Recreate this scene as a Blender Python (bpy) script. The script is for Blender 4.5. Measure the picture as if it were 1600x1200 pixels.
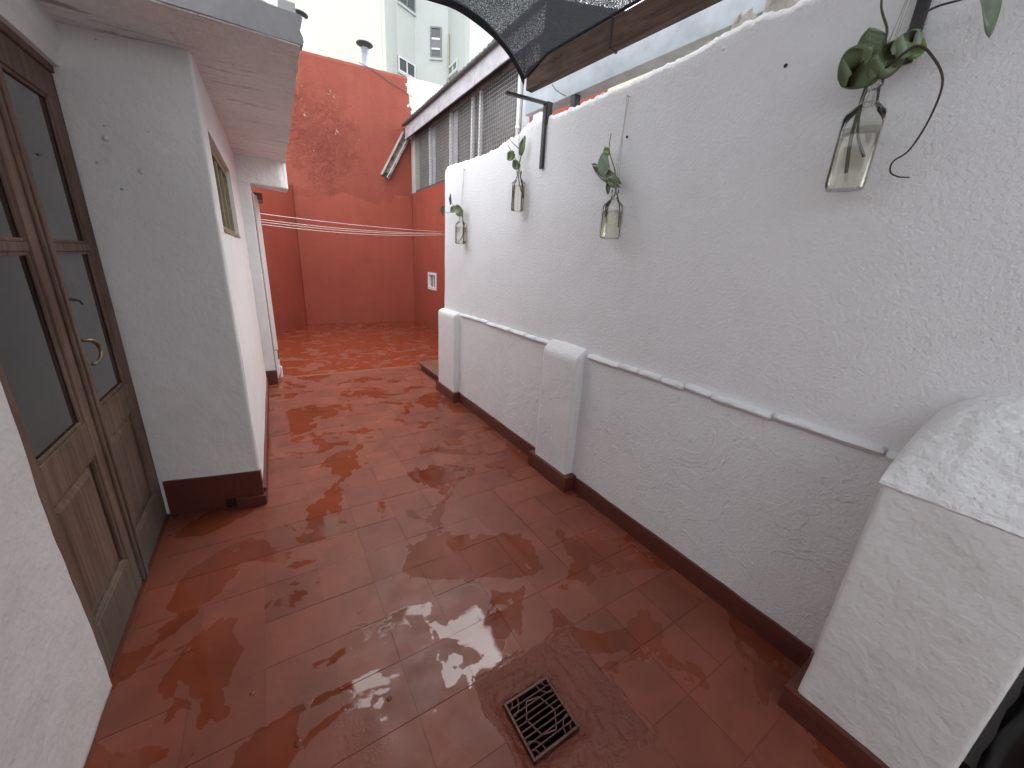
import bpy, bmesh, math, random
from mathutils import Vector, Matrix, noise
for o in list(bpy.data.objects): bpy.data.objects.remove(o)
scn = bpy.context.scene
COL = scn.collection
R = math.radians

# ------------------------------------------------------------------ camera
CX, CY, FPX, H = 800.0, 600.0, 586.49, 1.5          # photograph 1600x1200
def _axes():
    a = Vector((412-CX, 391-CY, FPX)).normalized()    # lane direction
    d = Vector((690-CX, 2450-CY, FPX)).normalized()   # straight down
    r = d.cross(a).normalized()
    a = r.cross(d).normalized()
    return r, a, -d
AX, AY, AZ = _axes()
cd = bpy.data.cameras.new('camera'); cam = bpy.data.objects.new('camera', cd); COL.objects.link(cam)
cd.sensor_width = 36; cd.lens = 36*FPX/1600; cd.clip_start = .02; cd.clip_end = 500
rot = Matrix(((AX.x, -AX.y, -AX.z), (AY.x, -AY.y, -AY.z), (AZ.x, -AZ.y, -AZ.z)))
cam.matrix_world = Matrix.Translation((0, 0, H)) @ rot.to_4x4()
scn.camera = cam
def ray(p):
    v = Vector((p[0]-CX, p[1]-CY, FPX)); return Vector((AX.dot(v), AY.dot(v), AZ.dot(v)))
def at(p, axis, val):                                 # point of a pixel's ray on the plane axis = val
    d = ray(p); o = Vector((0, 0, H)); t = (val-o[axis])/d[axis]; return o+d*t
def at_x(px, py, x): return at((px, py), 0, x)
def at_y(px, py, y): return at((px, py), 1, y)
def at_z(px, py, z): return at((px, py), 2, z)

# ------------------------------------------------------------------ world, sun, exposure
SUN_EL, SUN_AZ = R(58), R(48)
w = bpy.data.worlds.new('World'); scn.world = w; w.use_nodes = True
nt = w.node_tree; nt.nodes.clear()
sky = nt.nodes.new('ShaderNodeTexSky'); sky.sky_type = 'NISHITA'; sky.sun_disc = False
sky.sun_elevation = SUN_EL; sky.sun_rotation = SUN_AZ; sky.dust_density = 4; sky.air_density = 1.2
hs = nt.nodes.new('ShaderNodeHueSaturation'); hs.inputs['Saturation'].default_value = .22
cl = nt.nodes.new('ShaderNodeMix'); cl.data_type = 'RGBA'; cl.inputs['Factor'].default_value = .62
cl.inputs['B'].default_value = (9.15, 9.6, 10.15, 1)     # even cloud layer
bg = nt.nodes.new('ShaderNodeBackground'); bg.inputs['Strength'].default_value = .12
out = nt.nodes.new('ShaderNodeOutputWorld')
nt.links.new(sky.outputs[0], hs.inputs['Color']); nt.links.new(hs.outputs[0], cl.inputs['A'])
nt.links.new(cl.outputs['Result'], bg.inputs['Color']); nt.links.new(bg.outputs[0], out.inputs['Surface'])
sd = bpy.data.lights.new('sun', 'SUN'); sd.energy = .85; sd.angle = R(70); sd.color = (1, .97, .92)
sun = bpy.data.objects.new('sun', sd); COL.objects.link(sun)
sdir = Vector((math.sin(SUN_AZ)*math.cos(SUN_EL), math.cos(SUN_AZ)*math.cos(SUN_EL), math.sin(SUN_EL)))
sun.rotation_euler = (-sdir).to_track_quat('-Z', 'Y').to_euler()
vs = scn.view_settings; vs.view_transform = 'Standard'; vs.look = 'None'; vs.gamma = 1; vs.exposure = 1.74
vs.use_curve_mapping = False
scn.render.engine = 'CYCLES'
scn.cycles.max_bounces = 6; scn.cycles.diffuse_bounces = 3; scn.cycles.glossy_bounces = 3; scn.cycles.transparent_max_bounces = 14

# ------------------------------------------------------------------ material helpers
class NT:
    def __init__(s, name):
        s.m = bpy.data.materials.new(name); s.m.use_nodes = True; s.t = s.m.node_tree
        s.b = s.t.nodes['Principled BSDF']; s.o = s.t.nodes['Material Output']
    def n(s, typ, **kw):
        x = s.t.nodes.new('ShaderNode'+typ)
        for k, v in kw.items(): setattr(x, k, v)
        return x
    def l(s, a, b): s.t.links.new(a, b)
    def pos(s, sc=(1, 1, 1), obj=False):
        g = s.n('TexCoord').outputs['Object'] if obj else s.n('NewGeometry').outputs['Position']
        mp = s.n('Mapping'); mp.inputs['Scale'].default_value = sc; s.l(g, mp.inputs['Vector']); return mp.outputs[0]
    def noise(s, vec, scale, detail=3, rough=.55, dist=0):
        x = s.n('TexNoise'); x.inputs['Scale'].default_value = scale; x.inputs['Detail'].default_value = detail
        x.inputs['Roughness'].default_value = rough; x.inputs['Distortion'].default_value = dist
        s.l(vec, x.inputs['Vector']); return x.outputs['Fac']
    def ramp(s, fac, stops):
        x = s.n('ValToRGB'); e = x.color_ramp.elements
        while len(e) < len(stops): e.new(.5)
        for q, (p, c) in zip(e, stops):
            q.position = p; q.color = (c, c, c, 1) if isinstance(c, (int, float)) else (*c, 1)
        s.l(fac, x.inputs[0]); return x.outputs['Color']
    def mix(s, fac, a, b, mode='MIX'):
        x = s.n('Mix', data_type='RGBA', blend_type=mode)
        for sock, v in ((x.inputs['Factor'], fac), (x.inputs['A'], a), (x.inputs['B'], b)):
            if hasattr(v, 'is_output'): s.l(v, sock)
            elif isinstance(v, (int, float)): sock.default_value = v if sock.type == 'VALUE' else (v, v, v, 1)
            else: sock.default_value = (*v, 1)
        return x.outputs['Result']
    def math(s, op, a, b=0):
        x = s.n('Math', operation=op)
        for i, v in enumerate((a, b)):
            if hasattr(v, 'is_output'): s.l(v, x.inputs[i])
            else: x.inputs[i].default_value = v
        return x.outputs[0]
    def bump(s, h, dist, strength=1, prev=None):
        x = s.n('Bump'); x.inputs['Distance'].default_value = dist; x.inputs['Strength'].default_value = strength
        s.l(h, x.inputs['Height'])
        if prev: s.l(prev, x.inputs['Normal'])
        return x.outputs[0]
    def set(s, **kw):
        for k, v in kw.items():
            k = {'col': 'Base Color', 'rough': 'Roughness', 'metal': 'Metallic', 'nrm': 'Normal', 'spec': 'Specular IOR Level'}[k]
            if hasattr(v, 'is_output'): s.l(v, s.b.inputs[k])
            elif k == 'Base Color': s.b.inputs[k].default_value = (*v, 1)
            else: s.b.inputs[k].default_value = v
        return s.m

def simple(name, col, rough=.6, metal=0, var=.25, vscale=8, bump=0, bscale=60):
    t = NT(name); p = t.pos()
    f = t.ramp(t.noise(p, vscale, 5), [(.3, 1-var), (.7, 1.0)])
    t.set(col=t.mix(1.0, col, f, 'MULTIPLY'), rough=rough, metal=metal)
    if bump: t.set(nrm=t.bump(t.noise(p, bscale, 4), bump))
    return t.m

def plaster(name, col, stip=.004, sscale=75, peel=.0, grime=.12, rough=.75, lump=.0, gcol=(.42, .40, .38)):
    t = NT(name); p = t.pos()
    g = t.ramp(t.noise(p, 1.7, 6, .65, .6), [(.38, 0), (.72, 1)])
    g2 = t.ramp(t.noise(p, 9, 5, .7), [(.45, 0), (.8, 1)])
    c = t.mix(t.math('MULTIPLY', g, grime), col, gcol)
    c = t.mix(t.math('MULTIPLY', g2, grime*.6), c, gcol)
    nr = t.bump(t.noise(p, sscale, 3, .6), stip)
    if lump: nr = t.bump(t.noise(p, 6, 4, .6), lump, 1, nr)
    if peel:
        z = t.n('SeparateXYZ'); t.l(t.n('NewGeometry').outputs['Position'], z.inputs[0])
        low = t.n('MapRange'); low.inputs['From Min'].default_value = 1.15; low.inputs['From Max'].default_value = .8
        t.l(z.outputs['Z'], low.inputs['Value'])
        pn = t.noise(p, 4.2, 5, .62, .8)
        edge = t.ramp(pn, [(.52, 0), (.545, 1), (.60, 1), (.66, .6)])
        nr = t.bump(t.math('MULTIPLY', edge, low.outputs[0]), peel, 1, nr)
        fl = t.ramp(t.noise(p, 11, 6, .7), [(.62, 0), (.67, 1)])
        nr = t.bump(t.math('MULTIPLY', fl, low.outputs[0]), peel*.8, 1, nr)
    t.set(col=c, rough=rough, nrm=nr, spec=.25)
    return t.m

def red_paint(name, col, wet=0, rough=.6, bmp=.004, bscale=35, stain=.35, peel=False):
    t = NT(name); p = t.pos()
    dark = tuple(v*.55 for v in col); lite = (min(1, col[0]*1.25), col[1]*1.5, col[2]*1.6)
    a = t.noise(p, 1.3, 6, .65, .7)
    c = t.mix(t.math('MULTIPLY', t.ramp(a, [(.4, 0), (.7, 1)]), stain), col, dark)
    st = t.noise(t.pos((6, 6, .7)), 1.0, 5, .6)           # run-down streaks
    c = t.mix(t.math('MULTIPLY', t.ramp(st, [(.5, 0), (.75, 1)]), stain*.8), c, lite)
    nr = t.bump(t.noise(p, bscale, 5, .65), bmp)
    if peel:
        P = t.n('SeparateXYZ'); t.l(t.n('NewGeometry').outputs['Position'], P.inputs[0])
        dx = t.math('MULTIPLY', t.math('SUBTRACT', P.outputs['X'], 1.25), 1.0)
        dz = t.math('MULTIPLY', t.math('SUBTRACT', P.outputs['Z'], 3.75), .8)
        r2 = t.math('ADD', t.math('MULTIPLY', dx, dx), t.math('MULTIPLY', dz, dz))
        area = t.n('MapRange'); area.inputs['From Min'].default_value = .85; area.inputs['From Max'].default_value = .05
        t.l(t.math('ADD', r2, t.math('MULTIPLY', t.math('SUBTRACT', t.noise(p, 2.6, 5, .6), .5), 1.6)), area.inputs['Value'])
        cr = t.noise(p, 5.5, 9, .7, 1.2)
        h = t.math('MULTIPLY', t.ramp(cr, [(.42, 0), (.5, 1), (.53, .2), (.62, .9)]), area.outputs[0])
        nr = t.bump(h, .009, 1, nr)
        fl = t.math('MULTIPLY', t.ramp(t.noise(p, 8, 6, .7), [(.655, 0), (.665, 1)]), area.outputs[0])
        c = t.mix(t.math('MULTIPLY', fl, .8), c, (.62, .5, .42))
        # unpainted lime-wash at the far right end
        n2 = t.math('MULTIPLY', t.math('SUBTRACT', t.noise(p, 3.5, 6, .7), .5), .55)
        e = t.math('SUBTRACT', t.math('ADD', P.outputs['X'], n2), 3.06)
        wmask = t.math('MULTIPLY', t.math('GREATER_THAN', e, 0), t.math('GREATER_THAN', P.outputs['Z'], 4.0))
        wc = t.mix(t.ramp(t.noise(p, 5, 6, .75), [(.5, 0), (.75, 1)]), (.82, .8, .74), (.42, .38, .32))
        c = t.mix(wmask, c, wc)
    t.set(col=c, rough=rough, nrm=nr, spec=.5 if rough < .5 else .15)
    return t.m

def wet_floor(name, dry, wet, scale=1.9, thr=.52):
    t = NT(name); p = t.pos((1, 1, 0)); pf = t.pos()
    n1 = t.noise(p, scale, 5, .52, 1.0)
    n2 = t.noise(p, scale*4.5, 3, .5, .5)
    k = t.math('ADD', t.math('MULTIPLY', n1, .85), t.math('MULTIPLY', n2, .15))
    P = t.n('SeparateXYZ'); t.l(t.n('NewGeometry').outputs['Position'], P.inputs[0])   # water stands on the way to the drain
    ex = t.math('MULTIPLY', t.math('SUBTRACT', P.outputs['X'], .44), 2.5); ey = t.math('MULTIPLY', t.math('SUBTRACT', P.outputs['Y'], 1.02), 3.0)
    rr2 = t.math('MAXIMUM', t.math('SUBTRACT', 1.0, t.math('ADD', t.math('MULTIPLY', ex, ex), t.math('MULTIPLY', ey, ey))), 0)
    k = t.math('ADD', k, t.math('MULTIPLY', t.math('MULTIPLY', rr2, t.ramp(t.noise(p, 6.5, 3, .5, 1.0), [(.46, 0), (.6, 1)])), .12))
    mk = t.ramp(k, [(thr-.006, 0), (thr+.006, 1)])
    var = t.ramp(t.noise(p, 5, 6, .65, .5), [(.3, .72), (.7, 1.08)])
    gr = t.n('ObjectInfo').outputs['Random']
    tv = t.n('MapRange'); tv.inputs['To Min'].default_value = .86; tv.inputs['To Max'].default_value = 1.08; t.l(gr, tv.inputs['Value'])
    c = t.mix(mk, dry, wet); c = t.mix(1.0, c, var, 'MULTIPLY'); c = t.mix(1.0, c, tv.outputs[0], 'MULTIPLY')
    sc = t.ramp(t.noise(t.pos((30, 6, 1)), 1.0, 4, .6), [(.70, 0), (.74, 1)])    # scuffs
    c = t.mix(t.math('MULTIPLY', sc, .12), c, (.5, .3, .25))
    rg = t.mix(mk, .47, .04)
    rr = t.ramp(t.noise(p, 9, 4, .6), [(.35, .75), (.7, 1.15)])
    t.set(col=c, rough=t.mix(1.0, rg, rr, 'MULTIPLY'), spec=t.mix(mk, .36, .42))
    crn = t.ramp(t.noise(p, 1.6, 2, .5), [(.56, .08), (.66, 1)])                  # places where the paint is rough
    dryk = t.math('SUBTRACT', 1.0, t.math('MULTIPLY', mk, .82))
    h = t.math('MULTIPLY', t.noise(pf, 70, 4, .65), t.math('MULTIPLY', crn, dryk))
    nr = t.bump(h, .0035)
    nr = t.bump(t.noise(p, 3.2, 2, .5), .004, .5, nr)
    t.set(nrm=nr)
    return t.m

def wood(name, c1, c2, rough=.65, axis=2, sc=1, grey=None):
    t = NT(name); s = [38*sc]*3; s[axis] = 1.6*sc
    g = t.noise(t.pos(tuple(s)), 1.0, 6, .7, .4)
    c = t.mix(t.ramp(g, [(.35, 0), (.68, 1)]), c1, c2)
    c = t.mix(t.math('MULTIPLY', t.ramp(t.noise(t.pos(), 3.5, 5, .7), [(.45, 0), (.7, 1)]), .55), c, tuple(v*.5 for v in c1))
    if grey:
        P = t.n('SeparateXYZ'); t.l(t.n('NewGeometry').outputs['Position'], P.inputs[0])
        mr = t.n('MapRange'); mr.inputs['From Min'].default_value = .55; mr.inputs['From Max'].default_value = .02
        t.l(t.math('ADD', P.outputs['Z'], t.math('MULTIPLY', t.noise(t.pos(), 4, 4), .35)), mr.inputs['Value'])
        c = t.mix(mr.outputs[0], c, grey)                 # weathered by rain splash near the ground
    t.set(col=c, rough=rough, nrm=t.bump(g, .0022), spec=.3)
    return t.m

def clear(name, tint, edge, gloss=1.0, rough=.02):
    t = NT(name); t.t.nodes.remove(t.b)
    lw = t.n('LayerWeight'); lw.inputs['Blend'].default_value = .35
    tc = t.mix(t.ramp(lw.outputs['Facing'], [(.62, 0), (.98, 1)]), tint, edge)
    tr = t.n('BsdfTransparent'); t.l(tc, tr.inputs['Color'])
    gl = t.n('BsdfGlossy'); gl.inputs['Roughness'].default_value = rough
    fr = t.n('Fresnel'); fr.inputs['IOR'].default_value = 1.5
    mx = t.n('MixShader'); t.l(t.math('MULTIPLY', fr.outputs[0], gloss), mx.inputs[0])
    t.l(tr.outputs[0], mx.inputs[1]); t.l(gl.outputs[0], mx.inputs[2]); t.l(mx.outputs[0], t.o.inputs['Surface'])
    return t.m

M = {}
M['white'] = plaster('white_plaster', (.80, .80, .81), .0055, 82, .0024, .13)
M['white_smooth'] = plaster('white_smooth_plaster', (.80, .795, .79), .002, 48, 0, .2, lump=.010)
M['white_house'] = plaster('white_house_plaster', (.79, .785, .78), .003, 44, 0, .16, lump=.010)
M['soffit'] = plaster('soffit_plaster', (.86, .855, .85), .007, 22, 0, .25, lump=.02)
def soffit_mat():
    m = M['soffit']; t = NT.__new__(NT); t.m = m; t.t = m.node_tree; t.b = t.t.nodes['Principled BSDF']; t.o = t.t.nodes['Material Output']
    old = t.b.inputs['Base Color'].links[0].from_socket
    n = t.noise(t.pos((2.2, 26, 2)), 1.0, 6, .7, .6); m2 = t.ramp(t.noise(t.pos(), 2.2, 3), [(.44, 0), (.56, 1)])
    t.set(col=t.mix(t.math('MULTIPLY', t.math('MULTIPLY', t.ramp(n, [(.55, 0), (.63, 1)]), m2), .75), old, (.16, .14, .13)))
soffit_mat()
M['cap_plaster'] = plaster('rough_white_cap', (.81, .81, .81), .010, 30, 0, .15, lump=.03)
M['concrete'] = plaster('grey_concrete', (.50, .50, .51), .004, 60, 0, .5, gcol=(.22, .22, .22))
M['mortar'] = plaster('rough_mortar', (.55, .52, .47), .012, 28, 0, .5, gcol=(.25, .22, .19))
M['red_back'] = red_paint('red_wall_paint', (.29, .074, .050), peel=True, bmp=.010, bscale=22)
M['red_low'] = red_paint('red_wall_paint_lower', (.33, .079, .052), bmp=.006, bscale=22, stain=.3)  # own coat of paint, lightened to make up for dimmer light low down
M['red_skirt'] = red_paint('red_skirting_paint', (.115, .031, .022), rough=.34, bmp=.003)
M['floor'] = wet_floor('wet_red_tile', (.205, .058, .035), (.185, .042, .019), 2.1, .54)
M['court'] = wet_floor('wet_red_cement', (.24, .072, .046), (.25, .052, .022), 3.0, .455)
M['edging'] = red_paint('worn_red_edging', (.22, .065, .042), rough=.42)
M['collar'] = red_paint('red_cement_collar', (.165, .040, .024), rough=.13, bmp=.016, bscale=34)
M['wood'] = wood('door_wood', (.10, .058, .043), (.235, .155, .115), grey=(.11, .106, .09))
M['beam'] = wood('beam_wood', (.060, .036, .027), (.17, .108, .078), .75, 1)
M['olive'] = simple('olive_window_wood', (.30, .26, .15), .5, 0, .35, 14)
M['iron'] = simple('dark_iron', (.055, .052, .055), .5, .5, .4, 18, .001)
M['grate'] = simple('rusty_grate', (.11, .04, .028), .4, .3, .5, 20, .002, 80)
M['pit'] = simple('drain_pit', (.02, .012, .01), .6)
M['galv'] = simple('galvanised_steel', (.40, .43, .46), .5, .35, .28, 9)
M['steel_grey'] = simple('weathered_grey_sheet', (.55, .53, .56), .6, 0, .35, 7)
M['dark_grey'] = simple('dark_grey_metal', (.12, .125, .12), .6, .2, .4, 8)
M['white_paint'] = simple('white_enamel', (.78, .78, .77), .4, 0, .12, 9)
M['wire'] = simple('window_mesh_wire', (.42, .42, .41), .6, .2, .3, 10)
M['dark_in'] = simple('dark_interior', (.05, .05, .055), .8)
M['room'] = simple('room_wall', (.70, .70, .72), .8)
M['rust'] = simple('rusty_tin', (.35, .29, .26), .6, .3, .8, 7, .004, 20)
M['apt_cream'] = plaster('cream_render', (.56, .59, .49), .003, 20, 0, .10, gcol=(.6, .62, .5))
M['apt_grey'] = plaster('grey_white_render', (.54, .57, .54), .003, 20, 0, .22, gcol=(.42, .42, .38))
M['apt_glass'] = simple('apartment_window_glass', (.10, .11, .12), .1)
M['shutter'] = simple('grey_shutter', (.22, .23, .24), .55)
M['glass'] = clear('door_glass', (.80, .82, .82), (.5, .52, .52), 2.2)
M['bottle'] = clear('bottle_glass', (.985, .99, .98), (.72, .75, .71))
M['water'] = clear('plant_water', (.985, .978, .935), (.93, .915, .83), .4)
M['cord'] = simple('pale_cord', (.45, .43, .38), .8)
M['line'] = simple('white_clothesline', (.75, .68, .66), .6)
M['stem'] = simple('brown_green_stem', (.075, .075, .03), .6)
M['vine'] = simple('dark_vine_stem', (.05, .035, .025), .6)
M['brass'] = simple('tarnished_brass', (.30, .25, .17), .35, .9, .4, 30)
M['jet'] = simple('jet_black', (.012, .012, .013), .35)
def leaf_mat(name, col):
    t = NT(name); p = t.pos(obj=True)
    v = t.ramp(t.noise(p, 30, 4), [(.3, .75), (.7, 1.1)])
    t.set(col=t.mix(1.0, col, v, 'MULTIPLY'), rough=.30)
    t.b.inputs['Transmission Weight'].default_value = 0
    return t.m
M['leaf'] = leaf_mat('dark_green_leaf', (.105, .145, .066))
M['leaf_lite'] = leaf_mat('light_green_leaf', (.16, .26, .045))
M['leaf_pale'] = leaf_mat('grey_green_leaf', (.22, .28, .19))
def net_mat():
    t = NT('shade_net'); t.t.nodes.remove(t.b)
    p = t.pos()
    f = t.noise(t.pos((1, 1.6, 1)), 165, 2, .6)
    band = t.ramp(t.noise(t.pos((9, .8, 9)), 1.0, 3), [(.35, -.0), (.7, 1)])
    k = t.math('ADD', f, t.math('MULTIPLY', band, .06))
    hole = t.ramp(k, [(.56, .0), (.63, .34)])
    tr = t.n('BsdfTransparent'); df = t.n('BsdfDiffuse'); df.inputs['Color'].default_value = (.020, .021, .025, 1)
    tl = t.n('BsdfTranslucent'); tl.inputs['Color'].default_value = (.035, .036, .042, 1)
    m1 = t.n('MixShader'); m1.inputs[0].default_value = .4; t.l(df.outputs[0], m1.inputs[1]); t.l(tl.outputs[0], m1.inputs[2])
    mx = t.n('MixShader'); t.l(hole, mx.inputs[0]); t.l(m1.outputs[0], mx.inputs[1]); t.l(tr.outputs[0], mx.inputs[2])
    t.l(mx.outputs[0], t.o.inputs['Surface']); return t.m
M['net'] = net_mat()
M['hem'] = simple('net_hem', (.016, .015, .018), .8)

# ------------------------------------------------------------------ mesh helpers
class MB:
    def __init__(s): s.v = []; s.f = []
    def add(s, vs, fs):
        k = len(s.v); s.v += [tuple(v) for v in vs]; s.f += [[i+k for i in f] for f in fs]; return s
    def box(s, x0, x1, y0, y1, z0, z1, fn=None):
        vs = [Vector((x, y, z)) for z in (z0, z1) for y in (y0, y1) for x in (x0, x1)]
        if fn: vs = [fn(v) for v in vs]
        return s.add(vs, [(0, 2, 3, 1), (4, 5, 7, 6), (0, 1, 5, 4), (2, 6, 7, 3), (0, 4, 6, 2), (1, 3, 7, 5)])
    def hexa(s, b, t):                                 # bottom and top quads, counter-clockwise from above
        return s.add(list(b)+list(t), [(3, 2, 1, 0), (4, 5, 6, 7), (0, 1, 5, 4), (1, 2, 6, 5), (2, 3, 7, 6), (3, 0, 4, 7)])
    def beam(s, a, b, wd, ht, up=Vector((0, 0, 1))):
        a, b = Vector(a), Vector(b); d = (b-a).normalized(); r = d.cross(up).normalized(); u = r.cross(d)
        q = lambda c: [c-r*wd/2-u*ht/2, c+r*wd/2-u*ht/2, c+r*wd/2+u*ht/2, c-r*wd/2+u*ht/2]
        return s.add(q(a)+q(b), [(0, 1, 2, 3), (7, 6, 5, 4), (0, 4, 5, 1), (1, 5, 6, 2), (2, 6, 7, 3), (3, 7, 4, 0)])
    def tube(s, pts, r, n=8, cap=True):
        pts = [Vector(p) for p in pts]; rs = r if isinstance(r, (list, tuple)) else [r]*len(pts)
        k = len(s.v); prev = None
        for i, p in enumerate(pts):
            d = (pts[min(i+1, len(pts)-1)]-pts[max(i-1, 0)]).normalized()
            if prev is None: a = d.orthogonal().normalized()
            else: a = (prev-d*prev.dot(d)).normalized()
            prev = a; b = d.cross(a)
            for j in range(n):
                t = 2*math.pi*j/n; s.v.append(tuple(p+(a*math.cos(t)+b*math.sin(t))*rs[i]))
        for i in range(len(pts)-1):
            for j in range(n):
                s.f.append([k+i*n+j, k+i*n+(j+1) % n, k+(i+1)*n+(j+1) % n, k+(i+1)*n+j])
        if cap:
            s.f.append([k+j for j in reversed(range(n))]); e = k+(len(pts)-1)*n; s.f.append([e+j for j in range(n)])
        return s
    def grid(s, fn, nu, nv, back=None):                # front sheet fn(u, v); back closes it into a slab
        k = len(s.v)
        for j in range(nv+1):
            for i in range(nu+1): s.v.append(tuple(fn(i/nu, j/nv)))
        idx = lambda i, j: k+j*(nu+1)+i
        for j in range(nv):
            for i in range(nu): s.f.append([idx(i, j), idx(i+1, j), idx(i+1, j+1), idx(i, j+1)])
        if back is not None:
            loop = [idx(i, 0) for i in range(nu)]+[idx(nu, j) for j in range(nv)]+[idx(i, nv) for i in range(nu, 0, -1)]+[idx(0, j) for j in range(nv, 0, -1)]
            kb = len(s.v)
            for q in loop:
                p = Vector(s.v[q]); s.v.append(tuple(back(p) if callable(back) else p+Vector(back)))
            L = len(loop)
            for a in range(L): s.f.append([loop[(a+1) % L], loop[a], kb+a, kb+(a+1) % L])
            s.f.append([kb+a for a in reversed(range(L))])
        return s
    def build(s, name, mat, parent=None, smooth=False, bevel=0, seg=2, origin=None):
        me = bpy.data.meshes.new(name); me.from_pydata(s.v, [], s.f); me.update()
        bm = bmesh.new(); bm.from_mesh(me); bmesh.ops.recalc_face_normals(bm, faces=bm.faces); bm.to_mesh(me); bm.free()
        me.materials.append(M[mat] if isinstance(mat, str) else mat)
        if smooth:
            for p in me.polygons: p.use_smooth = True
        o = bpy.data.objects.new(name, me); COL.objects.link(o)
        if origin is not None:
            me.transform(Matrix.Translation(-Vector(origin))); o.location = origin
        if parent: 
            o.parent = parent
            pw = Vector(); q = parent
            while q: pw += q.location; q = q.parent
            o.location = Vector(o.location)-pw
        if bevel:
            b = o.modifiers.new('bevel', 'BEVEL'); b.width = bevel; b.segments = seg; b.limit_method = 'ANGLE'; b.angle_limit = R(40)
        return o
def tag(o, label=None, cat=None, group=None, kind=None):
    for k, v in (('label', label), ('category', cat), ('group', group), ('kind', kind)):
        if v: o[k] = v
    return o
def thing(name, loc, label, cat, group=None):
    o = bpy.data.objects.new(name, None); COL.objects.link(o); o.location = loc; o.empty_display_size = .1
    return tag(o, label, cat, group)
def nz(x, y, z, s=1): return noise.noise(Vector((x*s, y*s, z*s)))
rnd = random.Random(7)

# ================================================================== ground and floors
b = MB().box(-60, 60, -60, 60, -.9, -.6); tag(b.build('ground', simple('far_ground', (.16, .15, .14), .9)), kind='structure')
GX0, GX1, GY0, GY1 = .545, .742, .580, .772            # drain opening
TX = [-.62+.2225*k for k in range(11)]; TY = [-.425+.2175*k for k in range(26)]+[5.24]
floor = bpy.data.objects.new('patio_floor', None); COL.objects.link(floor); tag(floor, 'wet oxide-red tiled patio floor with puddles', None, None, 'structure')
b = MB()
for (x0, x1, y0, y1) in ((-.70, .495, -3.2, 5.30), (.935, 1.75, -3.2, 5.30), (.495, .935, -3.2, .447), (.495, .935, .878, 5.30)):
    b.box(x0, x1, y0, y1, -.12, -.0014)
b.build('floor_bed', 'floor', floor)
tile_me = None
for i in range(len(TX)):
    x0 = TX[i]; x1 = TX[i+1] if i+1 < len(TX) else 1.705
    if x1-x0 < .03: continue
    for j in range(len(TY)-1):
        y0, y1 = TY[j], TY[j+1]; xa, xb = x0, x1
        if y0 > 2.3 and x1 < -.17: continue
        if 2 < i+0 and x0 > .48 and x1 < .95 and y0 > .43 and y1 < .90: continue      # the drain's cement collar
        g = rnd.choice((.0005, .0007, .0012))
        bb = MB(); hx, hy = (xb-xa)/2-g, (y1-y0)/2-g
        if tile_me is None:
            bm = bmesh.new(); bmesh.ops.create_cube(bm, size=2)
            bmesh.ops.bevel(bm, geom=[e for e in bm.edges if all(v.co.z > 0 for v in e.verts)], offset=.02, segments=2, affect='EDGES')
            tile_me = bpy.data.meshes.new('tile'); bm.to_mesh(tile_me); bm.free(); tile_me.materials.append(M['floor'])
            for p in tile_me.polygons: p.use_smooth = False
        o = bpy.data.objects.new('tile', tile_me); COL.objects.link(o); o.parent = floor
        o.scale = (hx, hy, .006)
        o.location = ((xa+xb)/2, (y0+y1)/2, -.006+rnd.uniform(-.0004, .0009))
        o.rotation_euler = (rnd.gauss(0, .0035), rnd.gauss(0, .0035), rnd.gauss(0, .002))
MB().box(-.03, 1.70, 5.242, 5.306, -.05, .0035).build('step_edging', 'edging', floor, bevel=.004)
for px, py, r in ((467, 1160, .011), (395, 1083, .008), (608, 1092, .007), (968, 853, .008), (920, 960, .005)):
    p = at_z(px, py, 0); MB().tube([(p.x, p.y, -.002), (p.x, p.y, .003), (p.x, p.y, .0055), (p.x, p.y, .0065)], [r*1.5, r*1.1, r*.8, r*.3], 14).build('paint_lump', 'floor', floor, smooth=True)
# court floor, a low step down
def cf(u, v):
    x = -.6+u*3.9; y = 5.302+v*4.6
    return Vector((x, y, -.03+.004*nz(x, y, 0, 1.4)))
MBc = MB().grid(cf, 60, 60, back=lambda p: Vector((p.x, p.y, -.2)))
tag(MBc.build('court_floor', 'court', smooth=True), 'wet red cement floor of the far court', None, None, 'structure')

# drain: collar belongs to the floor, the grate is a thing
CLX0, CLX1, CLY0, CLY1 = .43, .985, .40, .925
def collar_fn(u, v):
    x = CLX0+u*(CLX1-CLX0); y = CLY0+v*(CLY1-CLY0)
    dx = max(GX0-x, x-GX1, 0); dy = max(GY0-y, y-GY1, 0); d = math.hypot(dx, dy)
    e = min(x-.4935, .9365-x, y-.4455, .8795-y)+.026*nz(x, y, 2, 7)+.012*nz(x, y, 6, 22)+.006
    ridge = .011*math.exp(-((d-.05)/.022)**2)*(1+.6*nz(x, y, 8, 10))
    z = -.026*math.exp(-d/.035)+ridge+.005*nz(x, y, 1, 26)+.003*nz(x, y, 4, 70)-.002
    k = max(0, min(1, (e+.012)/.04)); k = k*k*(3-2*k)
    if e < -.016: return Vector((x, y, -.006))
    return Vector((x, y, z*k+.0016*(1-k)*max(0, min(1, (e+.016)/.01))-.006*(1 if e < -.014 else 0)))
b = MB(); N = 90
for j in range(N+1):
    for i in range(N+1): b.v.append(tuple(collar_fn(i/N, j/N)))
for j in range(N):
    for i in range(N):
        cx = CLX0+(i+.5)/N*(CLX1-CLX0); cy = CLY0+(j+.5)/N*(CLY1-CLY0)
        if GX0 < cx < GX1 and GY0 < cy < GY1: continue
        b.f.append([j*(N+1)+i, j*(N+1)+i+1, (j+1)*(N+1)+i+1, (j+1)*(N+1)+i])
b.build('drain_collar', 'collar', floor, smooth=True)
b = MB()
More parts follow.
